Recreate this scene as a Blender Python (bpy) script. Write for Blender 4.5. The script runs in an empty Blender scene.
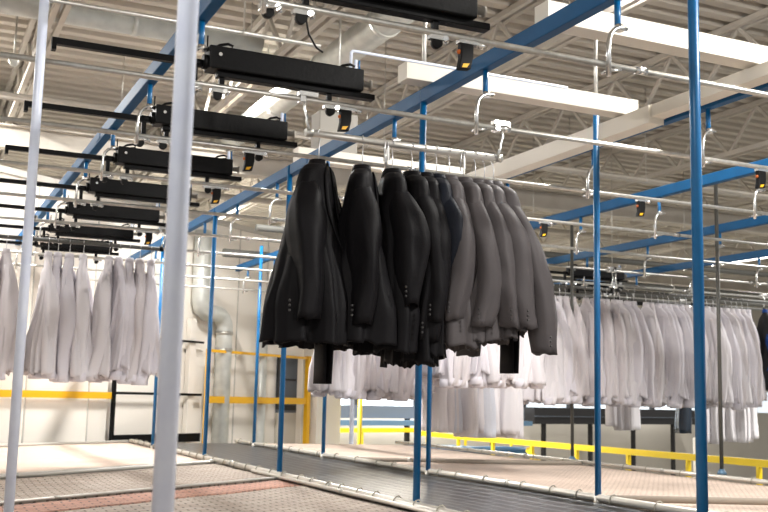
import bpy, math, random
from mathutils import Vector, Matrix, noise
random.seed(7)
SC = bpy.context.scene
COL = SC.collection
PI = math.pi

# ------------------------------------------------------------------ materials
def mat(name, col, rough=.5, metal=0., bump=None, spec=.5, var=None, emit=None, sheen=0.):
    m = bpy.data.materials.new(name); m.use_nodes = True
    nt = m.node_tree; b = nt.nodes['Principled BSDF']
    b.inputs['Base Color'].default_value = (*col, 1); b.inputs['Roughness'].default_value = rough
    b.inputs['Metallic'].default_value = metal; b.inputs['Specular IOR Level'].default_value = spec
    if sheen: b.inputs['Sheen Weight'].default_value = sheen
    tc = nt.nodes.new('ShaderNodeTexCoord')
    if var:                                   # soft colour variation (wear of the thing itself)
        n = nt.nodes.new('ShaderNodeTexNoise'); n.inputs['Scale'].default_value = var[0]; n.inputs['Detail'].default_value = 4
        r = nt.nodes.new('ShaderNodeValToRGB')
        r.color_ramp.elements[0].position = .35; r.color_ramp.elements[1].position = .65
        r.color_ramp.elements[0].color = (*col, 1); r.color_ramp.elements[1].color = (*var[1], 1)
        nt.links.new(tc.outputs['Object'], n.inputs['Vector']); nt.links.new(n.outputs['Fac'], r.inputs['Fac'])
        nt.links.new(r.outputs['Color'], b.inputs['Base Color'])
    if bump:
        n2 = nt.nodes.new('ShaderNodeTexNoise'); n2.inputs['Scale'].default_value = bump[0]; n2.inputs['Detail'].default_value = 3
        bp = nt.nodes.new('ShaderNodeBump'); bp.inputs['Strength'].default_value = bump[1]; bp.inputs['Distance'].default_value = .01
        nt.links.new(tc.outputs['Object'], n2.inputs['Vector']); nt.links.new(n2.outputs['Fac'], bp.inputs['Height'])
        nt.links.new(bp.outputs['Normal'], b.inputs['Normal'])
    if emit:
        b.inputs['Emission Color'].default_value = (*emit[0], 1); b.inputs['Emission Strength'].default_value = emit[1]
    return m

def srgb(r, g, b):
    f = lambda c: (c/255/12.92) if c/255 <= .04045 else ((c/255+.055)/1.055)**2.4
    return (f(r), f(g), f(b))

def net_mat(name, c1, c2, mortar, sx, sy, rough=.8, msize=.03, rot=0., bstr=.5):
    """woven netting: small brick pattern with thin gaps; optional woven coloured stripe"""
    m = bpy.data.materials.new(name); m.use_nodes = True
    nt = m.node_tree; b = nt.nodes['Principled BSDF']; b.inputs['Roughness'].default_value = rough
    tc = nt.nodes.new('ShaderNodeTexCoord'); mp = nt.nodes.new('ShaderNodeMapping')
    br = nt.nodes.new('ShaderNodeTexBrick')
    br.inputs['Color1'].default_value = (*c1, 1); br.inputs['Color2'].default_value = (*c2, 1); br.inputs['Mortar'].default_value = (*mortar, 1)
    mp.inputs['Rotation'].default_value = (0, 0, rot); br.inputs['Scale'].default_value = 1; br.inputs['Brick Width'].default_value = sx; br.inputs['Row Height'].default_value = sy
    br.inputs['Mortar Size'].default_value = msize*sy; br.inputs['Mortar Smooth'].default_value = .3
    nt.links.new(tc.outputs['Object'], mp.inputs['Vector']); nt.links.new(mp.outputs['Vector'], br.inputs['Vector'])
    nz = nt.nodes.new('ShaderNodeTexNoise'); nz.inputs['Scale'].default_value = 1.3; nz.inputs['Detail'].default_value = 5
    nt.links.new(tc.outputs['Object'], nz.inputs['Vector'])
    mx = nt.nodes.new('ShaderNodeMix'); mx.data_type = 'RGBA'; mx.blend_type = 'MULTIPLY'
    rp = nt.nodes.new('ShaderNodeValToRGB'); rp.color_ramp.elements[0].color = (.78, .76, .74, 1); rp.color_ramp.elements[1].color = (1.1, 1.08, 1.06, 1)
    rp.color_ramp.elements[0].position = .3; rp.color_ramp.elements[1].position = .7
    nt.links.new(nz.outputs['Fac'], rp.inputs['Fac'])
    mx.inputs[0].default_value = 1
    nt.links.new(br.outputs['Color'], mx.inputs[6]); nt.links.new(rp.outputs['Color'], mx.inputs[7])
    out = mx.outputs[2]
    nt.links.new(out, b.inputs['Base Color'])
    bp = nt.nodes.new('ShaderNodeBump'); bp.inputs['Strength'].default_value = bstr; bp.inputs['Distance'].default_value = .01; bp.invert = True
    nt.links.new(br.outputs['Fac'], bp.inputs['Height']); nt.links.new(bp.outputs['Normal'], b.inputs['Normal'])
    return m

M = {}
M['blue'] = mat('blue_paint', srgb(2, 90, 142), .34, 0, None, .5, (6, srgb(5, 98, 152)))
M['beamblue'] = mat('blue_beam_paint', srgb(2, 76, 122), .55, 0, None, .25, (6, srgb(4, 82, 130)))
M['white_post'] = mat('pale_lilac_paint', srgb(226, 234, 250), .28, 0, None, .5, (14, srgb(216, 224, 244)))
M['galv'] = mat('galvanised_steel', srgb(198, 196, 190), .34, .75, None, .5, (30, srgb(180, 178, 172)))
M['chrome'] = mat('bright_zinc', srgb(215, 215, 212), .22, .9)
M['bar'] = mat('aluminium_bar', srgb(205, 202, 196), .38, .6)
M['graybar'] = mat('grey_carrier_paint', srgb(88, 88, 84), .5, .1)
M['black'] = mat('black_powder_coat', srgb(11, 11, 12), .45, 0, (60, .1), .12)
M['rubber'] = mat('black_rubber', srgb(13, 13, 13), .6, 0, None, .2)
M['yellow'] = mat('yellow_paint', srgb(236, 178, 16), .45)
M['rail_yellow'] = mat('guard_yellow_paint', srgb(240, 208, 30), .45)
M['cream'] = mat('cream_steel', srgb(226, 220, 208), .5, 0, None, .4)
M['roof'] = mat('roof_deck_paint', srgb(186, 179, 168), .65, 0, None, .2, (.6, srgb(177, 170, 159)))
M['joist'] = mat('joist_paint', srgb(190, 184, 174), .65, 0, None, .2, (3, srgb(178, 171, 161)))
M['duct'] = mat('duct_sheet', srgb(205, 206, 200), .4, .35, None, .5, (8, srgb(190, 192, 187)))
M['panel'] = mat('cream_wall_panel', srgb(240, 234, 224), .5, 0, None, .3)
M['trim'] = mat('panel_joint', srgb(190, 186, 178), .5)
M['concrete'] = mat('concrete_floor', srgb(150, 146, 138), .6, 0, (4, .2), .4, (.7, srgb(132, 128, 122)))
M['farwall'] = mat('beige_plaster', srgb(206, 200, 188), .7, 0, None, .3, (.5, srgb(198, 192, 180)))
M['glass'] = mat('window_daylight', srgb(225, 235, 245), .3, 0, emit=((.82, .92, 1), .85))
M['mullion'] = mat('dark_mullion', srgb(40, 42, 44), .5)
M['sill'] = mat('grey_ledge', srgb(96, 104, 114), .5, .2)
M['darkledge'] = mat('dark_conveyor_side', srgb(30, 29, 30), .5)
M['tube'] = mat('lamp_tube', (1, 1, 1), .4, 0, emit=((1, .96, .9), 10))
M['lampbody'] = mat('lamp_housing', srgb(230, 230, 226), .4)
M['shirt'] = [mat('white_cotton_%s' % n, c, .85, 0, (90, .12), .25, None, None, .15) for n, c in
              (('cool', srgb(216, 212, 219)), ('soft', srgb(212, 206, 209)), ('plain', srgb(222, 218, 222)))]
M['soil'] = mat('cuff_cotton', srgb(214, 202, 194), .85, 0, (90, .15), .25)
M['coat'] = mat('white_coat_cotton', srgb(228, 225, 228), .8, 0, (60, .1), .25)
M['foil'] = mat('clear_garment_film', srgb(222, 226, 236), .16, 0, (25, .5), .7)
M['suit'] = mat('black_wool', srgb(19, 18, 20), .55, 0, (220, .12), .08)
M['suitlit'] = mat('lit_black_wool', srgb(74, 70, 71), .55, 0, (220, .12), .15)  # black wool painted lighter, light from the right put into the colour
M['suitnavy'] = mat('navy_wool', srgb(20, 23, 31), .6, 0, (220, .15), .12)
M['lining'] = mat('dark_lining', srgb(24, 24, 26), .5)
M['button'] = mat('dark_button', srgb(46, 45, 45), .3)
M['wire'] = mat('hanger_wire', srgb(200, 200, 202), .3, .8)
M['plastic'] = mat('clear_clip_plastic', srgb(225, 225, 222), .25)
M['rope'] = mat('grey_cord', srgb(172, 168, 156), .8, 0, (120, .5), .2)
M['net'] = net_mat('beige_netting', srgb(216, 199, 186), srgb(207, 189, 175), srgb(178, 160, 147), .05, .03, .85, .16)
M['netgrey'] = net_mat('grey_netting', srgb(186, 175, 164), srgb(172, 158, 147), srgb(112, 102, 94), .11, .055, .85, .12)
M['netred'] = net_mat('red_netting', srgb(194, 150, 132), srgb(184, 136, 118), srgb(122, 100, 92), .11, .055, .85, .12)
M['netdark'] = net_mat('black_netting', srgb(28, 30, 34), srgb(16, 17, 20), srgb(96, 100, 106), .30, .10, .30, .16, PI/2, bstr=1.)
M['netseam'] = mat('net_seam_webbing', srgb(150, 140, 128), .7, 0, (60, .3), .2)
M['netpipe'] = mat('net_edge_pipe', srgb(214, 210, 202), .35, .5)
M['bag'] = mat('dark_plastic_bag', srgb(30, 48, 66), .18, 0, (18, .6), .7)
M['bluecloth'] = mat('blue_work_cloth', srgb(20, 66, 140), .8)
M['blackcloth'] = mat('black_work_cloth', srgb(20, 20, 22), .8)
M['greybox'] = mat('grey_box_paint', srgb(150, 146, 138), .55)
M['bluegrey'] = mat('blue_grey_steel', srgb(92, 124, 150), .4, .2)
M['teal'] = mat('teal_machine_paint', srgb(34, 78, 108), .45)
M['orange'] = mat('orange_plastic', srgb(200, 100, 30), .5)

# ------------------------------------------------------------------ mesh builder
ORG = {}
class MB:
    def __init__(s): s.v = []; s.f = []; s.sm = []
    def add(s, vs, fs, smooth=False):
        b = len(s.v); s.v += [Vector(p) for p in vs]
        for f in fs: s.f.append([i+b for i in f]); s.sm.append(smooth)
        return s
    def box(s, x0, x1, y0, y1, z0, z1):
        vs = [(x, y, z) for x in (x0, x1) for y in (y0, y1) for z in (z0, z1)]
        return s.add(vs, [(0,1,3,2), (4,6,7,5), (0,4,5,1), (2,3,7,6), (0,2,6,4), (1,5,7,3)])
    def cbox(s, c, sx, sy, sz, rot=None):
        vs = [Vector((x*sx/2, y*sy/2, z*sz/2)) for x in (-1,1) for y in (-1,1) for z in (-1,1)]
        if rot is not None: vs = [rot @ v for v in vs]
        return s.add([v+Vector(c) for v in vs], [(0,1,3,2), (4,6,7,5), (0,4,5,1), (2,3,7,6), (0,2,6,4), (1,5,7,3)])
    def bar(s, a, b, w, h, up=(0,0,1)):
        a = Vector(a); b = Vector(b); d = (b-a).normalized(); u = Vector(up)
        if abs(d.dot(u)) > .99: u = Vector((1,0,0))
        l = d.cross(u).normalized(); u = l.cross(d)
        vs = [p + l*i*w/2 + u*j*h/2 for p in (a, b) for i in (-1,1) for j in (-1,1)]
        return s.add(vs, [(0,1,3,2), (4,6,7,5), (0,4,5,1), (2,3,7,6), (0,2,6,4), (1,5,7,3)])
    def tube(s, pts, r, n=10, cap=True, flat=1., ref=None):
        pts = [Vector(p) for p in pts]; N = len(pts)
        rs = r if isinstance(r, (list, tuple)) else [r]*N
        tang = []
        for i in range(N):
            t = (pts[min(i+1, N-1)] - pts[max(i-1, 0)])
            tang.append(t.normalized() if t.length > 1e-9 else Vector((0,0,1)))
        u = Vector(ref) if ref else (Vector((0,0,1)) if abs(tang[0].z) < .9 else Vector((1,0,0)))
        base = len(s.v); rings = []
        for i in range(N):
            u = (u - tang[i]*u.dot(tang[i])).normalized(); w = tang[i].cross(u)
            for k in range(n):
                a = 2*PI*k/n
                s.v.append(pts[i] + u*math.cos(a)*rs[i] + w*math.sin(a)*rs[i]*flat)
        for i in range(N-1):
            for k in range(n):
                s.f.append([base+i*n+k, base+i*n+(k+1)%n, base+(i+1)*n+(k+1)%n, base+(i+1)*n+k]); s.sm.append(True)
        if cap:
            s.f.append([base+k for k in range(n)][::-1]); s.sm.append(False)
            s.f.append([base+(N-1)*n+k for k in range(n)]); s.sm.append(False)
        return s
    def sphere(s, c, r, n=10, m=6, sc=(1,1,1)):
        c = Vector(c); vs = []; fs = []
        for i in range(m+1):
            ph = PI*i/m
            for k in range(n):
                a = 2*PI*k/n
                vs.append(c + Vector((r*sc[0]*math.sin(ph)*math.cos(a), r*sc[1]*math.sin(ph)*math.sin(a), r*sc[2]*math.cos(ph))))
        for i in range(m):
            for k in range(n): fs.append((i*n+k, (i+1)*n+k, (i+1)*n+(k+1)%n, i*n+(k+1)%n))
        return s.add(vs, fs, True)
    def prism(s, poly, axis, a, b):           # polygon in the plane across axis, extruded a..b
        def pt(p, t): return {'x': (t, p[0], p[1]), 'y': (p[0], t, p[1]), 'z': (p[0], p[1], t)}[axis]
        n = len(poly)
        vs = [pt(p, a) for p in poly] + [pt(p, b) for p in poly]
        fs = [tuple(range(n))[::-1], tuple(range(n, 2*n))] + [(i, (i+1) % n, n+(i+1) % n, n+i) for i in range(n)]
        return s.add(vs, fs)
    def build(s, name, m, parent=None, label=None, bevel=0., mods=None):
        org = Vector((0,0,0))
        if parent is not None: org = ORG.get(parent.name, org)
        me = bpy.data.meshes.new(name)
        me.from_pydata([tuple(v-org) for v in s.v], [], s.f)
        me.polygons.foreach_set('use_smooth', s.sm)
        import bmesh
        bm = bmesh.new(); bm.from_mesh(me); bmesh.ops.recalc_face_normals(bm, faces=bm.faces[:]); bm.to_mesh(me); bm.free()
        me.materials.append(m)
        o = bpy.data.objects.new(name, me); COL.objects.link(o)
        if parent is not None: o.parent = parent; ORG[o.name] = org
        if bevel:
            bv = o.modifiers.new('bevel', 'BEVEL'); bv.width = bevel; bv.segments = 2; bv.limit_method = 'ANGLE'
        if label: o['label'] = label
        return o

def thing(name, label, cat, loc=(0,0,0), group=None):
    o = bpy.data.objects.new(name, None); COL.objects.link(o); o.location = loc; o.empty_display_size = .05
    ORG[o.name] = Vector(loc); o['label'] = label; o['category'] = cat
    if group: o['group'] = group
    return o
def tag(o, label, cat, group=None, kind=None):
    o['label'] = label; o['category'] = cat
    if group: o['group'] = group
    if kind: o['kind'] = kind
    return o
def struct(o, label=None):
    o['kind'] = 'structure'
    if label: o['label'] = label
    return o
def copy_tree(o, parent=None):
    c = o.copy(); COL.objects.link(c)
    if parent is not None: c.parent = parent
    for ch in list(o.children): copy_tree(ch, c)
    return c
ORD = ['first', 'second', 'third', 'fourth', 'fifth', 'sixth', 'seventh', 'eighth', 'ninth', 'tenth', 'eleventh', 'twelfth',
       'thirteenth', 'fourteenth', 'fifteenth', 'sixteenth', 'seventeenth', 'eighteenth', 'nineteenth', 'twentieth', 'twenty-first',
       'twenty-second', 'twenty-third', 'twenty-fourth', 'twenty-fifth', 'twenty-sixth', 'twenty-seventh', 'twenty-eighth', 'twenty-ninth', 'thirtieth',
       'thirty-first', 'thirty-second', 'thirty-third', 'thirty-fourth', 'thirty-fifth', 'thirty-sixth']

# ------------------------------------------------------------------ camera
MR = ((0.908, -0.077, -0.413), (-0.419, -0.114, -0.901), (0.023, 0.990, -0.136))
def setup_camera():
    f = 1040.; dX = Vector((2660-384, -(451-256), -f)).normalized(); dY = Vector((-100-384, -(388-256), -f)).normalized()
    Z = dX.cross(dY).normalized(); X = dY.cross(Z).normalized()
    R = Matrix((X, dY, Z))
    cam = bpy.data.cameras.new('camera'); o = bpy.data.objects.new('camera', cam); COL.objects.link(o)
    cam.lens = f/768*36; cam.sensor_width = 36; cam.clip_end = 200; cam.clip_start = .05
    o.matrix_world = Matrix.Translation((0,0,.6)) @ R.to_4x4()
    cam.dof.use_dof = True; cam.dof.focus_distance = 5.0; cam.dof.aperture_fstop = 5.6
    SC.camera = o
setup_camera()

YK = [3.52 + 1.13*k for k in range(14)]
RZ = 2.04                     # rail height
BX = [1.16, 2.70, 4.22, 5.72, 7.42, 9.05]

# ------------------------------------------------------------------ the setting
GZ = -2.4
struct(MB().box(-14, 36, -6, 36, GZ-.2, GZ).build('floor', M['concrete']))
# corrugated roof deck, ribs along X
b = MB(); z0 = 4.45; p = .26; prof = []
y = -2.
while y < 36:
    prof += [(y, z0), (y+.11, z0), (y+.14, z0+.07), (y+.23, z0+.07)]; y += p
n = len(prof)
vs = [(x, q[0], q[1]) for x in (-10, 36) for q in prof]
b.add(vs, [(i, i+1, n+i+1, n+i) for i in range(n-1)])
b.add([(-10,-2,z0+.12), (36,-2,z0+.12), (36,36,z0+.12), (-10,36,z0+.12)], [(0,1,2,3)])
struct(b.build('ceiling', M['roof']))

# left cream panel wall (runs diagonally to the rails) with joints
wd = Vector((.82, .57, 0)).normalized(); wn = Vector((wd.y, -wd.x, 0))
W0 = Vector((1.3, 13.3, 0))
def wp(t, off=0, z=0): return W0 + wd*t + wn*off + Vector((0,0,z))
TE = 6.1
b = MB(); WT = 3.25
b.add([wp(-9, 0, GZ), wp(TE, 0, GZ), wp(TE, 0, WT), wp(-9, 0, WT), wp(-9, -.15, GZ), wp(TE, -.15, GZ), wp(TE, -.15, WT), wp(-9, -.15, WT)],
      [(0,1,2,3), (4,7,6,5), (0,4,5,1), (3,2,6,7), (0,3,7,4), (1,5,6,2)])
struct(b.build('wall_left', M['panel']))
for i, t in enumerate((-1.0, .10, 1.12, 2.35, 4.11, 4.85)):
    b = MB(); b.bar(wp(t, .004, GZ), wp(t, .004, WT), .018, .012, up=wn)
    struct(b.build('trim_%d' % (i+1), M['trim']))
b = MB(); b.bar(wp(-9, .02, WT-.03), wp(TE, .02, WT-.03), .05, .08); struct(b.build('trim_7', M['trim']))

# far end wall with a window strip
fd = Vector((1600, 421, 0)).normalized(); fn = Vector((fd.y, -fd.x, 0))
F0 = Vector((9.3, 23.5, 0))
def fp(t, off=0, z=0): return F0 + fd*t + fn*off + Vector((0,0,z))
def slab(t0, t1, z0, z1, o0, o1):
    return MB().add([fp(t0,o0,z0), fp(t1,o0,z0), fp(t1,o0,z1), fp(t0,o0,z1), fp(t0,o1,z0), fp(t1,o1,z0), fp(t1,o1,z1), fp(t0,o1,z1)],
                    [(0,1,2,3), (4,7,6,5), (0,4,5,1), (3,2,6,7), (0,3,7,4), (1,5,6,2)])
b = slab(-8, 24, GZ, .42, 0, -.3)
for q in (slab(-8, 24, 1.15, 4.45, 0, -.3),): b.add(q.v, q.f)
struct(b.build('wall_back', M['farwall']))
wi = 1
for t in range(-7, 23, 2):
    fr = struct(slab(t, t+2, .42, 1.15, -.16, -.2).build('window_%d' % wi, M['glass']))
    mb = slab(t-.07, t+.07, .41, 1.16, -.02, -.15); struct(mb.build('trim_%d' % (20+wi), M['mullion'])); wi += 1

# ------------------------------------------------------------------ roof structure
for i, jx in enumerate((-1.2, 1.0, 3.1, 5.2, 7.4, 9.6, 12., 14.5, 17.)):
    t = thing('roof_joist', 'cream open-web roof joist, %s counted from the left' % ORD[i], 'roof joist', (jx, 4, 3.9), 'open-web roof joists')
    b = MB()
    for s in (-.045, .045): b.bar((jx+s, -1, 4.41), (jx+s, 30, 4.41), .05, .06)
    b.build('top_chord', M['joist'], t)
    b = MB()
    for s in (-.045, .045): b.bar((jx+s, -1, 3.86), (jx+s, 30, 3.86), .05, .06)
    b.build('bottom_chord', M['joist'], t)
    b = MB(); yy = -.8
    while yy < 29:
        b.bar((jx, yy, 3.87), (jx, yy+.5, 4.4), .035, .035); b.bar((jx, yy+.5, 4.4), (jx, yy+1., 3.87), .035, .035); yy += 1.
    b.build('web_bracing', M['joist'], t)
for i, gy in enumerate((6.9, 13.2, 20.)):
    t = thing('roof_girder', ['cream roof girder nearest the camera, running across the joists', 'cream roof girder above the left white shirts', 'cream roof girder farthest back under the roof'][i], 'roof girder', (0, gy, 3.5))
    b = MB(); b.box(-9, 34, gy-.1, gy+.1, 3.79, 3.81).box(-9, 34, gy-.1, gy+.1, 3.52, 3.54).box(-9, 34, gy-.012, gy+.012, 3.54, 3.79)
    if i: b.build('beam', M['joist'], t)
    else:
        bpy.data.objects.remove(t)
def pipe_thing(name, label, cat, pts, r, m, n=12):
    return tag(MB().tube(pts, r, n).build(name, m), label, cat)
def duct(label, a, bb, r):
    a = Vector(a); bb = Vector(bb); t = thing('round_duct', label, 'air duct', a)
    MB().tube([a, bb], r, 20).build('duct_body', M['duct'], t)
    L = (bb-a).length; k = 1.2; d = (bb-a).normalized()
    while k < L: MB().tube([a+d*(k-.03), a+d*(k+.03)], r*1.06, 20).build('duct_seam', M['duct'], t); k += 1.5
    k = .8
    while k < L:
        p_ = a+d*k; MB().tube([p_+Vector((0,0,r)), (p_.x, p_.y, 4.46)], .006, 6).build('hanger_rod', M['galv'], t); k += 3
duct('large pale round duct running away above the black housings', (3.72, 4.0, 3.98), (3.72, 16.5, 3.98), .15)
duct('pale round duct crossing the roof at top left', (-4, 9.3, 3.95), (2.9, 9.3, 3.95), .1)
def hung_pipe(label, a, bb, r, m, xs):
    a = Vector(a); bb = Vector(bb); t = thing('sprinkler_pipe', label, 'pipe', a)
    MB().tube([a, bb], r, 12).build('pipe', M[m], t)
    for x in xs:
        q = MB().tube([(x, a.y, a.z), (x, a.y, 4.46)], .006, 6).build('hanger_rod', M['galv'], t)
        MB().tube([(x-.012, a.y, a.z), (x+.012, a.y, a.z)], r*1.2, 12).build('pipe_ring', M['galv'], q)
hung_pipe('thin steel sprinkler pipe high at upper left, over the nearest housing', (-4, 6.48, 3.0), (2.45, 6.48, 3.0), .014, 'galv', (-1, 1.9))
hung_pipe('grey sprinkler pipe along the roof behind the blue beams', (-6, 11.5, 3.7), (18, 11.5, 3.7), .03, 'joist', (-1, 2, 5, 8, 11, 14))
hung_pipe('cream sprinkler main farther back under the roof', (-6, 15.2, 3.6), (22, 15.2, 3.6), .045, 'joist', (-1, 2.4, 5.6, 8.6, 11.6, 15))
hung_pipe('thin pale pipe along the roof above the far blue beams', (-6, 9.9, 3.3), (18, 9.9, 3.3), .02, 'joist', (0, 4.5, 8, 11, 14))
hung_pipe('grey cable tray pipe low over the right shirts', (4, 12.7, 2.75), (20, 12.7, 2.75), .045, 'graybar', (4.6, 8.2, 11, 14))
hung_pipe('dark grey trough pipe level with the hanger hooks of the right shirts', (5.5, 11.9, 2.16), (20, 11.9, 2.16), .05, 'graybar', (6, 9, 12, 16))
hung_pipe('dark grey line pipe behind the right shirts', (4, 14.2, 2.6), (22, 14.2, 2.6), .06, 'graybar', (5, 9, 12, 16))
for i, (x_, y_) in enumerate(((.85, 8.4), (.75, 10.3), (.62, 12.2))):
    t = thing('ceiling_sprinkler', 'small grey sprinkler head under the roof at upper left, %s' % ['nearest', 'middle one', 'farthest'][i], 'sprinkler', (x_, y_, 3.7), 'sprinkler heads at upper left')
    MB().tube([(x_, y_, 4.44), (x_, y_, 3.75)], .01, 8).build('drop_pipe', M['galv'], t)
    MB().tube([(x_, y_, 3.78), (x_, y_, 3.74), (x_, y_, 3.70), (x_, y_, 3.69)], [.045, .05, .03, .02], 12).build('head', M['duct'], t)

# ------------------------------------------------------------------ blue overhead beams with drop stubs and rail brackets
def rail_bracket(parent, x, y, right=False):
    st = MB().tube([(x, y, 2.35), (x, y, 2.205)], .0145, 10).build('drop_stub', M['blue'], parent)
    s = -1
    b = MB()
    b.tube([(x+.035, y-.018, 2.21), (x-.005, y-.018, 2.208), (x-.03, y-.018, 2.198), (x-.05, y-.018, 2.175), (x-.06, y-.018, 2.14), (x-.062, y-.018, 2.10), (x-.062, y-.018, 1.985)],
           .0125, 10, True, .8, (0, 1, 0))
    b.tube([(x-.06, y-.02, RZ-.028), (x-.06, y+.03, RZ-.028)], .008, 8)
    b.tube([(x-.062, y-.02, RZ-.03), (x+.0, y-.02, RZ-.02)], .007, 8)
    b.tube([(x, y-.012, 2.225), (x, y-.012, 2.195)], .019, 10)
    b.build('rail_bracket', M['chrome'], st)
beam_labels = ['blue overhead beam at far left, over the rods of the black housings', 'long blue overhead beam above the black jackets',
               'blue overhead beam under the cream bearer on the right', 'blue overhead beam right of the cream bearer, over the yellow-tipped stops',
               'blue overhead beam above the right white shirts', 'farthest right blue overhead beam, near the lit lamp']
for i, x in enumerate(BX):
    t = thing('overhead_beam', beam_labels[i], 'overhead beam', (x, 2, 2.345))
    o = MB().box(x-.03, x+.03, 1.8, 14.2, 2.345, 2.43).build('beam', M['beamblue'], t, bevel=.006)
    for k in range(10 if i < 3 else 9):
        if i == 0 and k == 0: pass
        rail_bracket(t, x, YK[k])
    # clamp plates on the joint of two beam lengths
    for yy in (7.35, 11.9): MB().box(x-.034, x+.034, yy-.08, yy+.08, 2.36, 2.415).build('splice_plate', M['beamblue'], t)

# cream bearers resting on the beams
def cream_beam(label, along, a, bb, c, z0, w=.09, h=.085):
    t = thing('cream_bearer', label, 'beam', (c if along == 'y' else a, a if along == 'y' else c, z0))
    bx = (lambda u0,u1,v0,v1,q0,q1: MB().box(u0,u1,v0,v1,q0,q1)) if along == 'x' else (lambda u0,u1,v0,v1,q0,q1: MB().box(v0,v1,u0,u1,q0,q1))
    bx(a, bb, c-w/2, c+w/2, z0, z0+h).build('beam_body', M['cream'], t, bevel=.004)
    bx(a-.006, a, c-w/2-.002, c+w/2, z0-.002, z0+h).build('end_plate', M['cream'], t)
    bx(bb, bb+.006, c-w/2-.002, c+w/2, z0-.002, z0+h).build('end_plate', M['cream'], t)
cream_beam('bright cream bearer at top right, nearest one between two blue beams', 'x', 2.735, 4.18, 4.16, 2.445, .12, .108)
cream_beam('second cream bearer from the front, behind the top white rail', 'x', 2.53, 4.18, 5.31, 2.445, .12, .105)
cream_beam('third cream bearer between the blue beams, farther back', 'x', 2.7, 4.18, 7.6, 2.445, .12, .105)
cream_beam('cream bearer lying lengthwise beside the blue beam at right', 'y', 3.6, 4.98, 4.125, 2.36, .105, .078)
cream_beam('far length of cream bearer beside the blue beam', 'y', 5.0, 9.4, 4.12, 2.325, .115, .112)

# ------------------------------------------------------------------ rails across
for k in range(10):
    nm = 'steel conveyor rail, %s from the front%s' % (ORD[k], ' crossing the top of the picture' if k == 0 else ' carrying the black jackets' if k == 1 else ' carrying white shirts' if k == 5 else '')
    t = thing('conveyor_rail', nm, 'rail', (2, YK[k], RZ), 'overhead conveyor rails')
    MB().tube([(-1.5, YK[k], RZ), (10.5, YK[k], RZ)], .0135, 12).build('rail_tube', M['galv'], t)
    for jx in (2.82, 5.9, 8.9): MB().tube([(jx-.03, YK[k], RZ), (jx+.03, YK[k], RZ)], .0165, 12).build('rail_joint', M['chrome'], t)

# ------------------------------------------------------------------ black transfer housings (one on each rail)
def housing(x0, k, label, group=None):
    y = YK[k]; t = thing('transfer_housing', label, 'conveyor housing', (x0, y, 2.11), group)
    o = MB().box(x0, x0+.785, y-.055, y+.055, 2.112, 2.222).build('housing_body', M['black'], t, bevel=.006)
    b = MB(); b.tube([(x0+.05, y-.056, 2.18), (x0+.05, y-.06, 2.18)], .009, 12); b.build('bolt', M['chrome'], t)
    MB().bar((x0+.05, y, 2.098), (x0+.86, y, 2.098), .05, .028).build('lower_channel', M['black'], t, bevel=.003)
    MB().tube([(x0+.78, y, 2.165), (x0+.835, y, 2.165), (x0+.836, y, 2.165), (x0+.845, y, 2.165)], [.016, .016, .024, .024], 12).build('end_piston', M['greybox'], t)
    # long reaching arm with a drop tab on its tip
    r = MB().bar((x0-.70, y, 2.137), (x0, y, 2.137), .03, .030).build('reach_arm', M['black'], t)
    tb = MB(); tb.box(x0-.70, x0-.68, y-.02, y+.02, 2.095, 2.15); tb.build('tip_tab', M['black'], r)
    h = MB(); h.tube([(x0-.02, y, 2.15), (x0+.02, y, 2.15)], .036, 12).tube([(x0-.07, y, 2.14), (x0-.02, y, 2.14)], .02, 10).build('arm_guide', M['black'], t)
    # support legs down to the rail
    for q, nm in ((x0-.055, 'rail_leg'), (x0+.075, 'rail_leg'), (x0+.62, 'rail_leg')):
        l = MB(); l.box(q-.012, q+.012, y-.012, y+.012, RZ+.012, 2.12); l.build('rail_leg', M['black'], t)
    # lifting eyes
    for q in (x0+.07, x0+.70):
        e = MB(); e.tube([(q-.035, y, 2.222), (q-.01, y, 2.243), (q+.03, y, 2.255), (q+.055, y, 2.248), (q+.05, y, 2.235), (q+.01, y, 2.225)], .007, 8)
        e.build('lifting_eye', M['black'], t)
    MB().tube([(x0-.0, y, 2.2), (x0+.0, y, 2.28)], .004, 6).build('pin', M['black'], t)
    # rollers under the rail
    for q in (x0+.06, x0-.07, x0+.63):
        rl = MB().tube([(q, y-.012, RZ-.042), (q, y+.012, RZ-.042)], .022, 14).build('rail_roller', M['rubber'], t)
        cl = MB(); cl.box(q-.035, q+.03, y-.014, y+.014, RZ-.03, RZ-.012); cl.tube([(q+.03, y-.02, RZ-.022), (q+.05, y+.015, RZ-.022)], .012, 8); cl.build('roller_clip', M['chrome'], rl)
    # air pipe rising at the right end
    a = MB().tube([(x0+.78, y+.05, 2.2), (x0+.78, y+.05, 2.30)], .010, 10).build('air_pipe', M['white_post'], t)
    MB().tube([(x0+.80, y+.05, 2.3), (x0+.802, y+.05, 2.24)], .005, 8).build('air_hose', M['blue'], a)
where = ['black transfer housing cut by the top edge of the picture', 'black transfer housing behind the top of the white post, nearest whole one',
         'black transfer housing left of the first black jacket, second whole one', 'black transfer housing, third whole one going back', 'black transfer housing, fourth whole one going back',
         'black transfer housing, fifth whole one going back', 'black transfer housing just above the left white shirts', 'farthest black transfer housing above the left white shirts']
for k in range(8): housing(1.19, k, where[k], 'black transfer housings in the left bay')
for k in (6, 7, 8): housing((7.15, 8.0, 9.6)[k-6], k, 'far black transfer housing above the right white shirts, %s row' % ['front', 'middle', 'back'][k-6], 'black transfer housings above the right shirts')
pipe_thing('air_line', 'thin pale air line bent over beside the nearest black housing', 'pipe',
           [(2.06, 4.98, 2.30), (2.06, 4.98, 2.44), (2.068, 4.98, 2.448), (2.08, 4.98, 2.45), (3.45, 4.98, 2.45)], .0085, M['white_post'])
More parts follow.
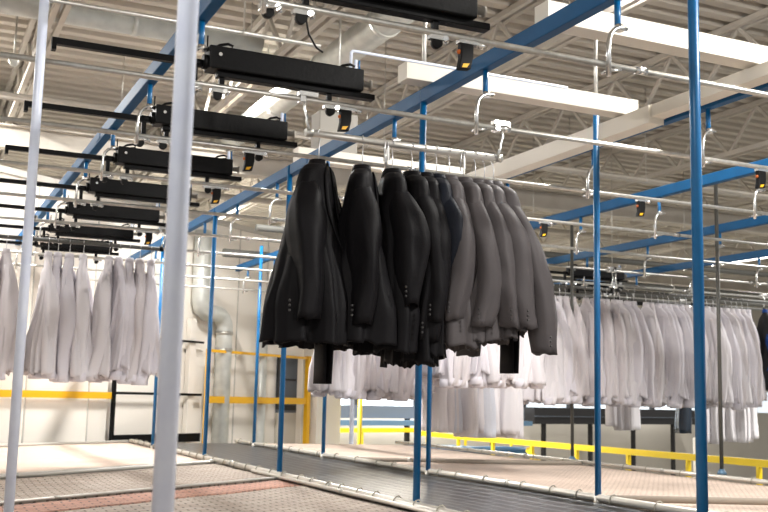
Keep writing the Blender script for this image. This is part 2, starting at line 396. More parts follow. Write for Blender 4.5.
cb = MB(); cb.tube([(1.27, 3.52, 2.0), (1.29, 3.54, 1.95), (1.33, 3.56, 1.91), (1.36, 3.57, 1.90)], .004, 6); tag(cb.build('loose_cable', M['rubber']), 'black loose cable dangling from the top rail', 'cable')

# black stops with yellow tips on the rails
def stop(x, k, label, group):
    y = YK[k]; t = thing('rail_stop', label, 'rail stop', (x, y, RZ-.15), group)
    b = MB(); b.box(x-.035, x+.055, y-.016, y+.016, RZ-.026, RZ-.012); b.tube([(x+.055, y, RZ-.02), (x+.085, y, RZ-.022)], .013, 10)
    b.build('mounting_clip', M['chrome'], t)
    b = MB(); b.prism([(x-.028, RZ-.026), (x+.03, RZ-.026), (x+.03, RZ-.075), (x+.018, RZ-.13), (x-.036, RZ-.135), (x-.026, RZ-.085)], 'y', y-.016, y+.016)
    s = b.build('stop_body', M['rubber'], t, bevel=.004)
    b = MB(); b.prism([(x-.018, RZ-.112), (x+.010, RZ-.108), (x-.002, RZ-.126), (x-.024, RZ-.128)], 'y', y-.0185, y+.0185); b.build('yellow_tip', M['yellow'], s)
    b = MB(); b.sphere((x-.028, y, RZ-.06), .010, 10, 6); b.build('amber_lens', M['orange'], s)
for k in range(6): stop([1.95, 1.90, 1.76, 1.88, 1.86, 1.9][k], k, 'black yellow-tipped stop on the %s rail, beside the housings' % ORD[k], 'rail stops beside the housings')
for k, x in ((1, 4.62), (2, 4.62), (3, 4.56), (4, 4.6)): stop(x, k, 'black yellow-tipped stop on the %s rail, near the second blue post' % ORD[k], 'rail stops on the right')

# ------------------------------------------------------------------ posts
def post(label, x, y, ztop, r=.021, m='blue', rod=None, foot=True, name='support_post'):
    t = thing(name, label, 'post', (x, y, 0 if foot else GZ))
    z0 = 0 if foot else GZ
    MB().tube([(x, y, z0), (x, y, ztop)], r, 18).build('pole', M[m], t)
    if foot:
        MB().tube([(x, y, -.05), (x, y, .02)], r*1.35, 16).build('foot_clamp', M['galv'], t)
    MB().tube([(x, y, z0), (x, y, GZ)] if foot else [(x, y, GZ), (x, y, GZ+.02)], r*.95 if foot else r*3, 12).build('lower_leg' if foot else 'base_plate', M[m], t)
    if rod:
        MB().tube([(x, y, ztop-.05), (x, y, rod)], r*.62, 10).build('hanger_rod', M['galv'], t)
post('thick pale lilac post at left, nearest to the camera', .452, 1.93, 3.6, .0205, 'white_post')
post('slim pale lilac post at the far left edge', .435, 4.52, 3.6, .0205, 'white_post')
post('wide blue post at right, nearest blue post', 2.766, 3.12, 3.6, .0215)
post('blue post in front of the centre jackets, in the near pipe line', 2.69, 5.36, 2.42, .0205, 'blue', 3.2)
post('blue post below the first black jacket', 2.68, 7.68, 2.42, .0205)
post('thin blue post beside the thick pale post', 2.68, 9.85, 2.42, .0205)
post('short blue post under the left white shirts', 2.66, 12.0, 2.42, .0205)
post('blue post at right of the jackets, in the far pipe line', 4.06, 5.53, 2.56, .0205, 'blue', 3.2)
post('blue post behind the centre jackets, in the far pipe line', 4.05, 7.86, 2.5, .0205)
post('blue post under the second black jacket', 4.05, 10.25, 2.5, .0205)
post('farthest blue post, by the yellow wall guard', 4.05, 12.6, 2.5, .0205)
post('grey post with blue foot behind the wide blue post', 6.59, 7.18, 2.62, .017, 'graybar')
post('grey post with blue foot left of the right-hand blue post', 6.36, 9.1, 2.5, .017, 'graybar')
for (x, y, l) in ((6.59, 7.18, 'rightmost'), (6.36, 9.1, 'left')):
    c = MB(); c.tube([(x, y, .012), (x, y, .03), (x, y, .06)], [.045, .04, .02], 12); tag(c.build('foot_cap', M['bluegrey']), 'pale blue plastic foot cap of the %s grey post' % l, 'cap')

# ------------------------------------------------------------------ nets, edge pipes and lacing
def net(name, label, poly, m, sag=.03, th=.012, nu=24, nv=24, z=0., seam=None):
    """poly = four corners a,b,c,d; bilinear patch with sag, given thickness"""
    A, B, C, D = [Vector((*q, z)) for q in poly]; top = []; bot = []
    for i in range(nu+1):
        for j in range(nv+1):
            u = i/nu; v = j/nv
            p_ = (A*(1-u)+B*u)*(1-v) + (D*(1-u)+C*u)*v
            s_ = sag*16*u*(1-u)*v*(1-v) + .006*noise.noise(p_*1.7)
            top.append(p_+Vector((0,0,-s_))); bot.append(p_+Vector((0,0,-s_-th)))
    W = nv+1; f = []
    n_ = len(top)
    for i in range(nu):
        for j in range(nv):
            a = i*W+j; f.append((a, a+W, a+W+1, a+1)); f.append((n_+a, n_+a+1, n_+a+W+1, n_+a+W))
    edge = [i*W for i in range(nu+1)] + [nu*W+j for j in range(1, W)] + [i*W+nv for i in range(nu-1, -1, -1)] + [j for j in range(nv-1, 0, -1)]
    for a, c in zip(edge, edge[1:]+edge[:1]): f.append((a, c, n_+c, n_+a))
    o = MB().add(top+bot, f, True).build(name, m)
    return tag(o, label, 'net')
net('catch_net', 'dark netting strip between the two white pipe lines', [(2.68, 1.5), (4.05, 1.5), (4.05, 13.2), (2.68, 13.2)], M['netdark'], .05, .012, 10, 60, -.014)
net('catch_net', 'beige netting deck behind the far pipe line, nearer panel', [(4.07, 2.5), (6.29, 2.5), (6.29, 8.78), (4.07, 9.62)], M['net'], .025, .012, 16, 30, -.012)
net('catch_net', 'beige netting deck behind the far pipe line, farther panel', [(4.07, 9.72), (6.29, 8.88), (6.29, 13.0), (4.07, 13.4)], M['net'], .02, .012, 16, 30, -.012)
net('catch_net', 'pinkish beige netting panel below the left white shirts', [(-1.5, 6.25), (2.66, 9.45), (2.66, 13.4), (-1.5, 10.4)], M['net'], .02, .012, 24, 24, -.012)
net('catch_net', 'grey netting panel at the lower left, next one forward', [(-1.5, 4.7), (2.66, 7.62), (2.66, 9.32), (-1.5, 6.12)], M['netgrey'], .03, .012, 24, 12, -.014)
net('catch_net', 'red woven netting band at the lower left corner', [(-1.5, 4.15), (2.66, 7.1), (2.66, 7.55), (-1.5, 4.62)], M['netred'], .01, .012, 24, 4, -.018)
net('catch_net', 'grey netting panel nearest the camera at bottom left', [(-1.5, 1.2), (2.66, 1.2), (2.66, 7.05), (-1.5, 4.1)], M['netgrey'], .03, .012, 24, 24, -.018)
def edge_pipe(label, pts, r, rope=True, pitch=.3, seed=0, rl=None, m='netpipe'):
    pts = [Vector(p) for p in pts]
    t = thing('net_edge_pipe', label, 'pipe', pts[0])
    MB().tube(pts, r, 12).build('pipe', M[m], t)
    L = (pts[-1]-pts[0]).length; d = (pts[-1]-pts[0]).normalized(); k = .6
    while k < L: MB().tube([pts[0]+d*(k-.02), pts[0]+d*(k+.02)], r*1.25, 12).build('pipe_clamp', M['galv'], t); k += 2.3
    if rope:
        rnd = random.Random(seed); side = d.cross(Vector((0,0,1))).normalized(); rp = []
        k = .1
        while k < L-.1:
            c = pts[0]+d*k; w = rnd.uniform(.8, 1.3)
            for q in range(13):
                a = 2*PI*q/12; e = .05+.03*(w-1)
                off = side*math.cos(a)*(r+.006 if math.cos(a) < 0 else r+.03*w) + Vector((0,0,math.sin(a)*(r+.012) - (.02 if math.cos(a) > .3 else 0)))
                rp.append(c + d*(q/12*.05*w) + off)
            k += pitch*rnd.uniform(.7, 1.3)
        o = MB().tube(rp, .0045, 6).build('lacing_cord', M['rope'])
        tag(o, rl, 'cord')
edge_pipe('white net pipe along the near side of the dark strip', [(2.67, 1.4, .012), (2.67, 13.3, .012)], .024, True, .3, 1, 'grey lacing cord wound along the near white net pipe')
edge_pipe('second thin pipe laid alongside the near white net pipe', [(2.63, 3.4, .005), (2.63, 8.2, .005)], .014, False)
edge_pipe('white net pipe along the far side of the dark strip', [(4.06, 1.4, .012), (4.06, 13.4, .012)], .024, True, .42, 2, 'grey lacing cord wound along the far white net pipe')
edge_pipe('steel net pipe along the right outer edge of the beige deck', [(6.3, 2.4, .015), (6.3, 13.2, .015)], .02, True, .45, 3, 'grey lacing cord along the outer right net pipe')
edge_pipe('grey pipe crossing between the two beige deck panels', [(4.1, 9.67, .0), (6.28, 8.83, .0)], .024, False, m='netseam')
edge_pipe('grey pipe crossing the left netting below the white shirts', [(-1.5, 6.18, .0), (2.64, 9.4, .0)], .02, False)
edge_pipe('grey pipe at the wall side of the left netting', [(-1.5, 10.45, .0), (2.64, 13.35, .0)], .02, False)
edge_pipe('grey pipe across the beige deck at the lower right corner', [(4.1, 5.5, .01), (5.9, 4.74, .01)], .022, False, m='netseam')
edge_pipe('thin seam rod between the grey netting panels at lower left', [(-1.5, 4.66, -.004), (2.62, 7.58, -.004)], .009, False)

# ------------------------------------------------------------------ garments
def interp(tab, x):
    for (a, *p0), (b, *p1) in zip(tab, tab[1:]):
        if x <= b:
            u = (x-a)/(b-a); u = u*u*(3-2*u)*.5+u*.5
            return [q0+(q1-q0)*u for q0, q1 in zip(p0, p1)]
    return list(tab[-1][1:])
def torso(seed, L, sh=.225, hem=.25, dt=.06, dh=.10, fold=.09, sway=0., twist=0., n=44, m=30, rag=0., zn=-.105, jk=False):
    rnd = random.Random(seed); ph = [rnd.uniform(0, 2*PI) for _ in range(6)]
    nk = .044 if jk else .030
    tab = [(0, nk, nk*.8, 0), (.02, nk*1.1, nk*.86, .004), (.05, nk*1.6, nk*.95, .026), (.10, sh*.62, dt*.82, .075), (.15, sh*.80, dt, .135), (.22, sh*.92, dt*1.3, .225),
           (.5, (sh+hem)*.48, dt+(dh-dt)*.46, .5), (.8, hem*.96, dh*.93, .8), (1., hem, dh, 1.)]
    if jk:
        tab[6] = (.5, (sh+hem)*.48, (dt+dh)*.55, .5)
        tab[1:6] = [(.02, nk*1.7, nk*.95, .006), (.05, .115, .052, .020), (.10, sh*.80, dt*.86, .054), (.15, sh*.93, dt, .108), (.22, sh*1.0, dt*1.25, .225)]
    def surf(th, s, off=0.):
        w, d, zz = interp(tab, s)
        c, q = math.cos(th), math.sin(th)
        e = 2/2.4
        x = d*abs(c)**e*(1 if c >= 0 else -1); y = w*abs(q)**e*(1 if q >= 0 else -1)
        amp = fold*max(0, s-.06)**.8
        k = 1 + amp*(.55*math.sin(5*th+ph[0]+2*s) + .45*math.sin(9*th+ph[1]-1.5*s) + .35*math.sin(14*th+ph[2]) - 1.3*(1-abs(math.sin(3.5*th+ph[3]+.6*s)))**3 - 1.2*(1-abs(math.sin(5.5*th+ph[4]-.5*s)))**3 - (0 if jk else 1.1)*(1-abs(math.sin(9.5*th+ph[5]+.3*s)))**3)
        v = Vector((x*k*(1+off/d), y*(1+(k-1)*.35)*(1+off/w), zn - zz*L if s > .15 else zn - zz))
        if s > .15: v.z = zn - .135 - (zz-.135)*(L-.135)/(1-.135)
        nz = noise.noise_vector(Vector((v.x*7+seed, v.y*7, v.z*1.8)))
        v += Vector((nz.x*.026, nz.y*.02, nz.z*.012))*min(1, s*2.5)
        n3 = noise.noise_vector(Vector((v.x*15+seed, v.y*15, v.z*5))); v += Vector((n3.x*.008, n3.y*.008, 0))*min(1, s*3)
        v.z += .25*rag*(noise.noise(Vector((math.cos(th)*3+seed, math.sin(th)*3, 0)))+.9*noise.noise(Vector((math.cos(th)*9+seed, math.sin(th)*9, 3))))*max(0, s-.6)
        v.x += sway*s*s
        a = twist*s; v = Vector((v.x*math.cos(a)-v.y*math.sin(a), v.x*math.sin(a)+v.y*math.cos(a), v.z))
        return v
    vs = []; fs = []
    for i in range(m+1):
        for k in range(n): vs.append(surf(2*PI*k/n, (i/m)**1.25 if i < m else 1.))
    for i in range(m):
        for k in range(n): fs.append((i*n+k, i*n+(k+1)%n, (i+1)*n+(k+1)%n, (i+1)*n+k))
    b0 = len(vs)                               # turned-in hem and hollow inside
    cen = sum((vs[m*n+k] for k in range(n)), Vector())/n
    for q, (sc, dz) in enumerate(((.965, .0), (.9, .12), (.5, .25))):
        for k in range(n):
            p_ = vs[m*n+k]; vs.append(Vector((cen.x+(p_.x-cen.x)*sc, cen.y+(p_.y-cen.y)*sc, p_.z+dz)))
    prev = m*n
    for q in range(3):
        cur = b0+q*n
        for k in range(n): fs.append((prev+k, prev+(k+1)%n, cur+(k+1)%n, cur+k))
        prev = cur
    fs.append(tuple(prev+k for k in range(n)))
    fs.append(tuple(range(n))[::-1])
    return vs, fs, surf
def sleeve(seed, side, SL, y0, spread, fwd, r0=.082, r1=.058, n=18, m=20, zn=-.105, open_end=True, bend=.03, lean=.05):
    rnd = random.Random(seed*7+side); vs = []; fs = []; ph = rnd.uniform(0, 6)
    for i in range(m+1):
        s = i/m
        c = Vector((fwd*s**1.3, side*(y0 - .05*(1-s)**6 + spread*s**.8), zn-.10 - SL*s)) + Vector((bend*math.sin(PI*s)+lean*noise.noise(Vector((seed*1.3, side, s*2)))*s, .0, 0))
        r = (r0*.5 + (r0*.52)*math.sin(min(1, s/.42)*PI/2)) + (r1-r0)*max(0, (s-.3)/.7)**1.2
        for k in range(n):
            a = 2*PI*k/n
            f = 1+.09*math.sin(3*a+ph+4*s)*min(1, s*2)+.06*math.sin(5*a-ph)
            v = c + Vector((math.cos(a)*r*.82*f, math.sin(a)*r*f, 0))
            nz = noise.noise_vector(Vector((math.cos(a)*1.1+seed*3, math.sin(a)*1.1+side, v.z*2.2)))
            n3 = noise.noise_vector(Vector((v.x*16+seed*2, v.y*16+side, v.z*9))); v += nz*.020*min(1, s*4) + n3*.008*min(1, s*4)
            vs.append(v)
    for i in range(m):
        for k in range(n): fs.append((i*n+k, i*n+(k+1)%n, (i+1)*n+(k+1)%n, (i+1)*n+k))
    fs.append(tuple(range(n))[::-1])
    b0 = len(vs); cen = sum(vs[m*n:m*n+n], Vector())/n
    for k in range(n):
        p_ = vs[m*n+k]; vs.append(cen+(p_-cen)*.88+Vector((0,0,.0)))
    for k in range(n): p_ = vs[m*n+k]; vs.append(cen+(p_-cen)*.7+Vector((0,0,.06)))
    for q in range(2):
        a0 = m*n if q == 0 else b0; c0 = b0+q*n
        for k in range(n): fs.append((a0+k, a0+(k+1)%n, c0+(k+1)%n, c0+k))
    fs.append(tuple(b0+n+k for k in range(n)))
    return vs, fs, cen
def collar(r, h, zn=-.105, tip=.05):
    vs = []; fs = []; n = 28
    prof = [(1.0, -.012), (1.0, h), (1.12, h+.004), (1.38, -.018), (1.30, -.02), (1.06, h-.012)]
    for k in range(n):
        a = PI*.12 + (2*PI-PI*.24)*k/(n-1)
        for j, (rr, zz) in enumerate(prof):
            z = zz - (tip if j in (3, 4) and k in (0, n-1) else 0)
            vs.append(Vector((math.cos(a)*r*.85*rr, math.sin(a)*r*rr, zn+z)))
    P = len(prof)
    for k in range(n-1):
        for j in range(P): fs.append((k*P+j, k*P+(j+1)%P, (k+1)*P+(j+1)%P, (k+1)*P+j))
    fs.append(tuple(range(P))); fs.append(tuple((n-1)*P+j for j in range(P))[::-1])
    return vs, fs
def hanger_parts(parent, w=.2, m='wire'):
    b = MB(); b.tube([(0, 0, -.165), (0, 0, -.06), (0, .006, -.035), (0, .020, -.012), (0, .016, .016), (0, 0, .026), (0, -.018, .018), (0, -.022, .0)], .0028, 6)
    b.build('hook', M[m], parent)
    b = MB(); b.tube([(0, 0, -.16), (0, w*.3, -.18), (0, w*.6, -.24), (0, w*.5, -.255), (0, 0, -.26), (0, -w*.5, -.255), (0, -w*.6, -.24), (0, -w*.3, -.18), (0, 0, -.16)], .003, 6)
    b.build('frame', M[m], parent)
def make_hanger(label, loc=(0,0,0), group=None):
    t = thing('wire_hanger', label, 'hanger', (0,0,0), group); hanger_parts(t); t.location = loc; return t
def hang_garment(name, label, cat, seed, mats, L, group=None, sh=.225, hem=.25, dt=.06, dh=.10, fold=.13, sl=.56, spread=.05, fwd=.02, bend=.03,
                 sway=0., twist=0., rag=0., jacket=False, sleeve_m=None, loc=(0,0,0), yaw=0., res=(44,30), r0=.082, r1=.058, film=False, cuff=None, slf=None):
    t = thing(name, label, cat, (0,0,0), group)
    zn_ = -.15 if jacket else -.105
    vs, fs, surf = torso(seed, L, sh, hem, dt, dh, fold, sway, twist, res[0], res[1], rag, zn_, jacket)
    MB().add(vs, fs, True).build('body', mats, t)
    for side in (-1, 1):
        fw = fwd if not slf else slf[0 if side < 0 else 1]
        v2, f2, cen = sleeve(seed, side, sl, sh*(.80 if jacket else .62), spread, fw, r0, r1, zn=zn_, bend=bend)
        so = MB().add(v2, f2, True).build('sleeve', sleeve_m or mats, t)
        if jacket:
            for q in range(3):
                b = MB(); pz = cen+Vector((-.01-.0, side*(.045), .035+.022*q)); b.sphere(pz+Vector((-r1*.5, -.055*(1 if side < 0 else 1), 0)), .006, 8, 5); b.build('cuff_button', M['button'], so)
        elif cuff:
            b = MB(); n = 18; ring = v2[20*n:21*n]; up = v2[18*n:19*n]
            b.tube([cen+Vector((0,0,.05)), cen+Vector((0,0,.0)), cen+Vector((0,0,-.012))], [r1*.98, r1*1.03, r1*.9], 16); b.build('cuff', cuff, so)
    v3, f3 = collar(.048 if jacket else .030, .016 if jacket else .018, zn_)
    MB().add(v3, f3, True).build('collar', sleeve_m or mats, t)
    if jacket:
        for side in (-1, 1):
            b = MB(); N = 14; vs = []; fs = []
            for i in range(N+1):
                s = .03+.5*i/N; w = .32*math.sin(PI*min(1, (i/N)**.7*.9+.08))
                for th, off in ((side*.06, .012), (side*(.06+w), .012), (side*(.06+w), .004), (side*.06, .004)): vs.append(surf(th, s, off))
            for i in range(N):
                for j in range(4): fs.append((i*4+j, i*4+(j+1)%4, (i+1)*4+(j+1)%4, (i+1)*4+j))
            fs.append((0,1,2,3)); fs.append((N*4+3, N*4+2, N*4+1, N*4))
            b.add(vs, fs, True).build('lapel', mats, t)
    t.location = loc; t.rotation_euler = (0, 0, yaw)
    return t

BARZ = 1.877
def carrier(x0, x1, k, label, m='bar', group=None, z=BARZ):
    y = YK[k]; t = thing('carrier_bar', label, 'carrier bar', (x0, y, z), group)
    MB().tube([(x0, y, z), (x1, y, z)], .0175, 16).build('bar_tube', M[m], t)
    for e, s in ((x0, -1), (x1, 1)):
        MB().tube([(e, y, z), (e+s*.035, y, z)], .021, 14).build('end_cap', M['galv' if m == 'bar' else 'rubber'], t)
        h = MB()
        h.tube([(e+s*.012, y-.0, z), (e+s*.03, y, z+.055), (e+s*.03, y, z+.075), (e+s*.045, y, z+.12), (e+s*.035, y, z+.19)], .0085, 8, True, .7)
        hk = h.build('carrier_hook', M['chrome'], t)
        c = MB(); c.box(e+s*.03-.05, e+s*.03+.05, y-.022, y+.022, RZ+.012, RZ+.04); c.box(e+s*.03-.045, e+s*.03-.015, y-.026, y+.026, RZ-.02, RZ+.014)
        c.build('trolley', M['chrome'], hk, bevel=.004)
    return t
carrier(1.73, 2.765, 1, 'pale carrier bar holding the black jackets')

HK = 1.877+.0175-.0235+.0015       # hook origin height for a bar
# --- black jackets
J = [  # x, yaw, seed, mat, L, hem, dh, sl, spread, (near,far sleeve fwd), label
 (1.768, -42, 11, 'suit', .88, .33, .22, .68, .12, (.06, -.24), 'leftmost black suit jacket, turned to show a wide flank'),
 (2.00, -26, 12, 'suit', .87, .29, .21, .68, .07, (.05, -.10), 'second black suit jacket from the left, with broad rounded shoulder'),
 (2.165, -12, 13, 'suit', .90, .27, .17, .58, .07, (.05, .0), 'third black suit jacket, with its near sleeve ending in buttons'),
 (2.275, -6, 14, 'suit', .95, .25, .11, .66, .05, (.03, .0), 'fourth black suit jacket, squeezed behind the third one'),
 (2.35, -14, 15, 'suit', .92, .25, .10, .74, .04, (.0, .0), 'fifth black suit jacket, in front of the blue post'),
 (2.415, -12, 16, 'suitnavy', .74, .17, .05, .50, .0, (.0, .0), 'narrow dark navy jacket between plain and lit-toned black ones'),
 (2.49, -16, 17, 'suitlit', .86, .26, .16, .64, .05, (-.02, -.05), 'lit-toned black jacket at the left of the right cluster'),
 (2.575, -8, 18, 'suitlit', .83, .26, .13, .66, .05, (.03, .0), 'lit-toned black jacket, second of the right cluster, pale near sleeve'),
 (2.645, -4, 19, 'suitlit', .83, .26, .12, .66, .06, (.07, .0), 'lit-toned black jacket, third of the right cluster'),
 (2.70, 0, 20, 'suitlit', .81, .26, .12, .66, .07, (.10, .0), 'lit-toned black jacket second from the right end of the bar'),
 (2.755, 6, 21, 'suitlit', .78, .25, .11, .78, .08, (.14, .03), 'rightmost lit-toned black jacket, with its long sleeve swinging right'),
]
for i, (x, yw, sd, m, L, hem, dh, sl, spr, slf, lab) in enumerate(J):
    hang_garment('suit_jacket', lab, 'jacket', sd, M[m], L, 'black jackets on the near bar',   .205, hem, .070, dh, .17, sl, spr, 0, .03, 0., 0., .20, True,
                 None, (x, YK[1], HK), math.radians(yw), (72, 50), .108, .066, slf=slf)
    make_hanger('wire hanger inside the ' + lab.split(',')[0].replace('with', 'having'), (x, YK[1], HK), 'hangers on the near bar').rotation_euler[2] = math.radians(yw)
def trousers(x, k, z0, z1, label, w=.16, yaw=0., m='suit', yo=0.):
    y = YK[k]+yo; t = thing('suit_trousers', label, 'trousers', (x, y, z1))
    for q, s in enumerate((-1, 1)):
        b = MB(); pts = []; n = 9
        b.tube([(x+s*.018+.004*math.sin(i*1.1+s), y, z0+(z1-z0)*i/n) for i in range(n+1)], [w*(.40 if i else .36)*(1+.03*math.sin(i*1.7)) for i in range(n+1)], 18, True, .22, (0,1,0))
        b.build('trouser_leg', M[m], t)
    return t
trousers(1.815, 1, 1.45, .665, 'black trousers hanging below the leftmost jacket', .18, yo=-.02)
trousers(2.84, 1, 1.55, .745, 'black trousers hanging below the rightmost jacket', .16, yo=-.03)

# small plastic clips on the near bar
for i, x in enumerate((2.12, 2.555)):
    t = thing('size_clip', 'clear plastic divider clip on the jacket bar, %s' % ['left of the centre post', 'right of the centre post'][i], 'clip', (x, YK[1], BARZ))
    b = MB(); b.tube([(x-.012, YK[1]-.02, BARZ-.10), (x-.006, YK[1]-.02, BARZ), (x, YK[1], BARZ+.021), (x+.008, YK[1]-.02, BARZ), (x+.02, YK[1]-.02, BARZ-.09)], .003, 8); b.build('clip_wire', M['wire'], t)
    b = MB(); b.box(x+.006, x+.014, YK[1]-.028, YK[1]-.02, BARZ-.09, BARZ-.03); b.build('clip_tab', M['plastic'], t)

# --- white shirts: six prototypes, copied along the far bars
protos = []
for s in range(6):
    protos.append(hang_garment('white_shirt', 'x', 'shirt', 40+s, M['shirt'][s % 3], .82+.03*(s % 3), None, .19, .235+.015*(s % 2), (.034), .135+.012*(s % 3), .32, .80, .07, 0, .02,
                               random.uniform(-.03, .03), random.uniform(-.15, .15), .30, False, None, (0,0,0), 0, (84, 30), .080, .055, cuff=M['shirt'][0], slf=(random.uniform(-.06, .06), random.uniform(-.06, .06))))
coats = []
for s in range(3):
    coats.append(hang_garment('lab_coat', 'x', 'coat', 60+s, M['coat'] if s else M['foil'], 1.36, None, .21, .26, .05, .075, .17, .6, .03, 0, .02, 0., 0., .05, False, None, (0,0,0), 0, (36, 26), .07, .05))
hproto = make_hanger('x')
used = set()
rs = random.Random(5)
def put(plist, x, y, label, group, yaw=None, sc=1., z=HK):
    c = rs.choice(plist)
    o = copy_tree(c); o.location = (x, y, z); o.rotation_euler = (0, 0, rs.uniform(-.6, .35) if yaw is None else yaw)
    o.scale = (rs.uniform(1.0, 1.3), rs.uniform(.95, 1.08), sc*rs.uniform(.985, 1.03))
    o['label'] = label; o['group'] = group
    h = copy_tree(hproto); h.location = (x, y, z); h.rotation_euler = o.rotation_euler
    h['label'] = 'wire hanger of ' + label.replace(' from the left', ''); h['group'] = 'hangers of ' + group
    return o
HR = HK-.05
def row(plist, kind, x0, x1, step, k, place, group, sc=1., z=HK, gaps=(), yaw=None):
    xs = []; x = x0
    while x <= x1:
        if not any(a < x < b_ for a, b_ in gaps): xs.append(x)
        x += step*rs.uniform(.8, 1.2)
    for i, x in enumerate(xs):
        put(plist, x, YK[k], '%s, %s from the left %s' % (kind, ORD[i], place), group, None if yaw is None else yaw+rs.uniform(-.15, .15), sc, z)
for i, (a, b_) in enumerate(((-.25, .86), (.93, 2.0))):
    carrier(a, b_, 5, 'grey carrier bar of the left white shirts, %s half' % ['left', 'right'][i], 'graybar')
row(protos, 'white shirt', .40, 1.98, .098, 5, 'on the left grey bar', 'white shirts on the left', 1.16, gaps=((.78, .97), (1.38, 1.46)))
for i, (a, b_) in enumerate(((3.45, 4.5), (4.62, 5.7), (5.82, 6.9), (7.02, 8.1), (8.22, 9.2))):
    carrier(a, b_, 5, 'grey carrier bar above the right white shirts, %s from the left' % ORD[i], 'graybar', 'grey bars of the right shirts', BARZ-.05 if i > 1 else BARZ)
for i, (a, b_) in enumerate(((4.1, 5.2), (6.6, 7.8), (7.9, 9.0), (9.1, 10.2))):
    carrier(a, b_, 6, 'grey carrier bar in the second row back, %s from the left' % ORD[i], 'graybar', 'grey bars of the back row')
for i, (a, b_) in enumerate(((6.0, 7.2), (7.3, 8.5), (8.6, 9.8))):
    carrier(a, b_, 7, 'grey carrier bar in the third row back, %s from the left' % ORD[i], 'graybar', 'grey bars of the third row')
row(protos, 'white shirt', 3.62, 4.62, .09, 5, 'below the black jackets', 'white shirts behind the jackets', 1.24)
row(coats, 'long white coat', 4.78, 5.66, .09, 5, 'below the lit-toned jackets', 'long white coats', 1.08)
row(protos, 'white shirt', 6.0, 8.92, .085, 5, 'on the right grey bars', 'white shirts on the right', 1.20, HR, gaps=((6.42, 6.52), (7.22, 7.32), (8.12, 8.24)))
row(protos, 'white shirt', 4.2, 5.05, .09, 4, 'right behind the lit-toned jackets', 'white shirts right behind the jackets', 1.13)
carrier(4.12, 5.15, 4, 'grey carrier bar hidden behind the lit-toned jackets', 'graybar')
row(coats[1:], 'long white coat', 7.80, 8.12, .12, 6, 'behind the blue post', 'long white coats under the right shirts', 1.06, yaw=-.8)
row(coats[1:], 'long white coat', 9.2, 10.0, .12, 6, 'at the right edge', 'long white coats at the right edge', 1.15, yaw=-.7)
for p_ in protos+coats+[hproto]:
    for ch in list(p_.children_recursive): bpy.data.objects.remove(ch)
    bpy.data.objects.remove(p_)
hang_garment('bagged_jacket', 'dark jacket in shiny plastic film below the right shirts', 'jacket', 81, M['bag'], 1.50, None, .24, .27, .06, .1, .1, .6, .03, loc=(8.86, YK[6], HK), yaw=-.75)
hang_garment('work_jacket', 'black and blue work jacket past the right end of the white shirts', 'jacket', 82, M['blackcloth'], .92, None, .24, .27, .07, .12, .1, .6, .06, sleeve_m=M['bluecloth'], loc=(9.12, YK[5], HK-.05), yaw=-.6)

# ------------------------------------------------------------------ wall guards at left
t = thing('wall_guard', 'long yellow guard rail along the cream wall at far left', 'guard rail', wp(-.3, .25, GZ))
MB().bar(wp(-7, .10, .565), wp(1.42, .10, .565), .03, .085).build('yellow_beam', M['yellow'], t)
MB().bar(wp(-3, .07, GZ), wp(-3, .07, .52), .05, .05, up=wn).build('guard_post', M['yellow'], t)
t = thing('black_frame', 'black steel barrier frame below the left shirts', 'frame', wp(1.45, .12, GZ))
MB().bar(wp(1.45, .12, GZ), wp(1.45, .12, .85), .045, .045, up=wn).build('frame_post', M['black'], t)
MB().bar(wp(1.45, .12, .60), wp(3.20, .12, .60), .03, .035).build('frame_rail', M['black'], t)
MB().bar(wp(1.45, .12, 1.36), wp(3.20, .12, 1.36), .03, .03).build('frame_rail', M['black'], t)
MB().bar(wp(1.45, .12, -.01), wp(3.20, .12, -.01), .04, .12).build('kick_board', M['black'], t)
t = thing('yellow_gate', 'yellow guard gate in front of the wall pipes', 'gate', wp(3.2, .25, GZ))
MB().bar(wp(3.17, .25, GZ), wp(3.17, .25, 1.27), .05, .05, up=wn).build('gate_post', M['yellow'], t)
MB().bar(wp(5.74, .25, GZ), wp(5.74, .25, 1.28), .09, .07, up=wn).build('gate_post', M['yellow'], t)
MB().bar(wp(3.2, .25, 1.245), wp(5.7, .25, 1.245), .04, .04).build('gate_rail', M['yellow'], t)
MB().bar(wp(3.2, .25, .535), wp(5.7, .25, .535), .04, .10).build('gate_rail', M['yellow'], t)
pp = [wp(3.62, .16, GZ), wp(3.62, .16, 1.60)] + [wp(3.62-.20*(1-math.cos(a)), .16, 1.60+.20*math.sin(a)) for a in (.4, .8, 1.2, 1.57)] + [wp(3.18, .16, 1.80), wp(3.08, .16, 1.86), wp(3.04, .16, 1.98), wp(3.04, .16, 3.0)]
t = thing('wall_duct', 'grey bent vent pipe on the cream wall', 'pipe', wp(3.62, .16, GZ))
MB().tube(pp, .125, 18).build('duct_run', M['duct'], t)
for z in (1.25, -.5, 1.5): MB().tube([wp(3.62, .16, z), wp(3.62, .16, z+.05)], .135, 18).build('pipe_collar', M['galv'], t)
pipe_thing('wall_pipe', 'slim grey standpipe right of the bent vent pipe', 'pipe', [wp(4.57, .16, GZ), wp(4.57, .16, 1.9)], .09, M['duct'])
t = thing('doorway_panel', 'dark recessed doorway panel behind the yellow gate', 'door', wp(5.45, .05, GZ))
MB().bar(wp(5.45, .03, .34), wp(5.45, .03, 1.27), .52, .05, up=wn).build('dark_panel', M['sill'], t)
MB().bar(wp(5.45, .03, GZ), wp(5.45, .03, .34), .52, .05, up=wn).build('lower_panel', M['farwall'], t)
MB().bar(wp(5.2, .05, .40), wp(5.2, .05, 1.27), .07, .04, up=wn).build('jamb', M['mullion'], t)
MB().bar(wp(5.2, .05, .42), wp(5.68, .05, .42), .04, .08).build('door_rail', M['mullion'], t)
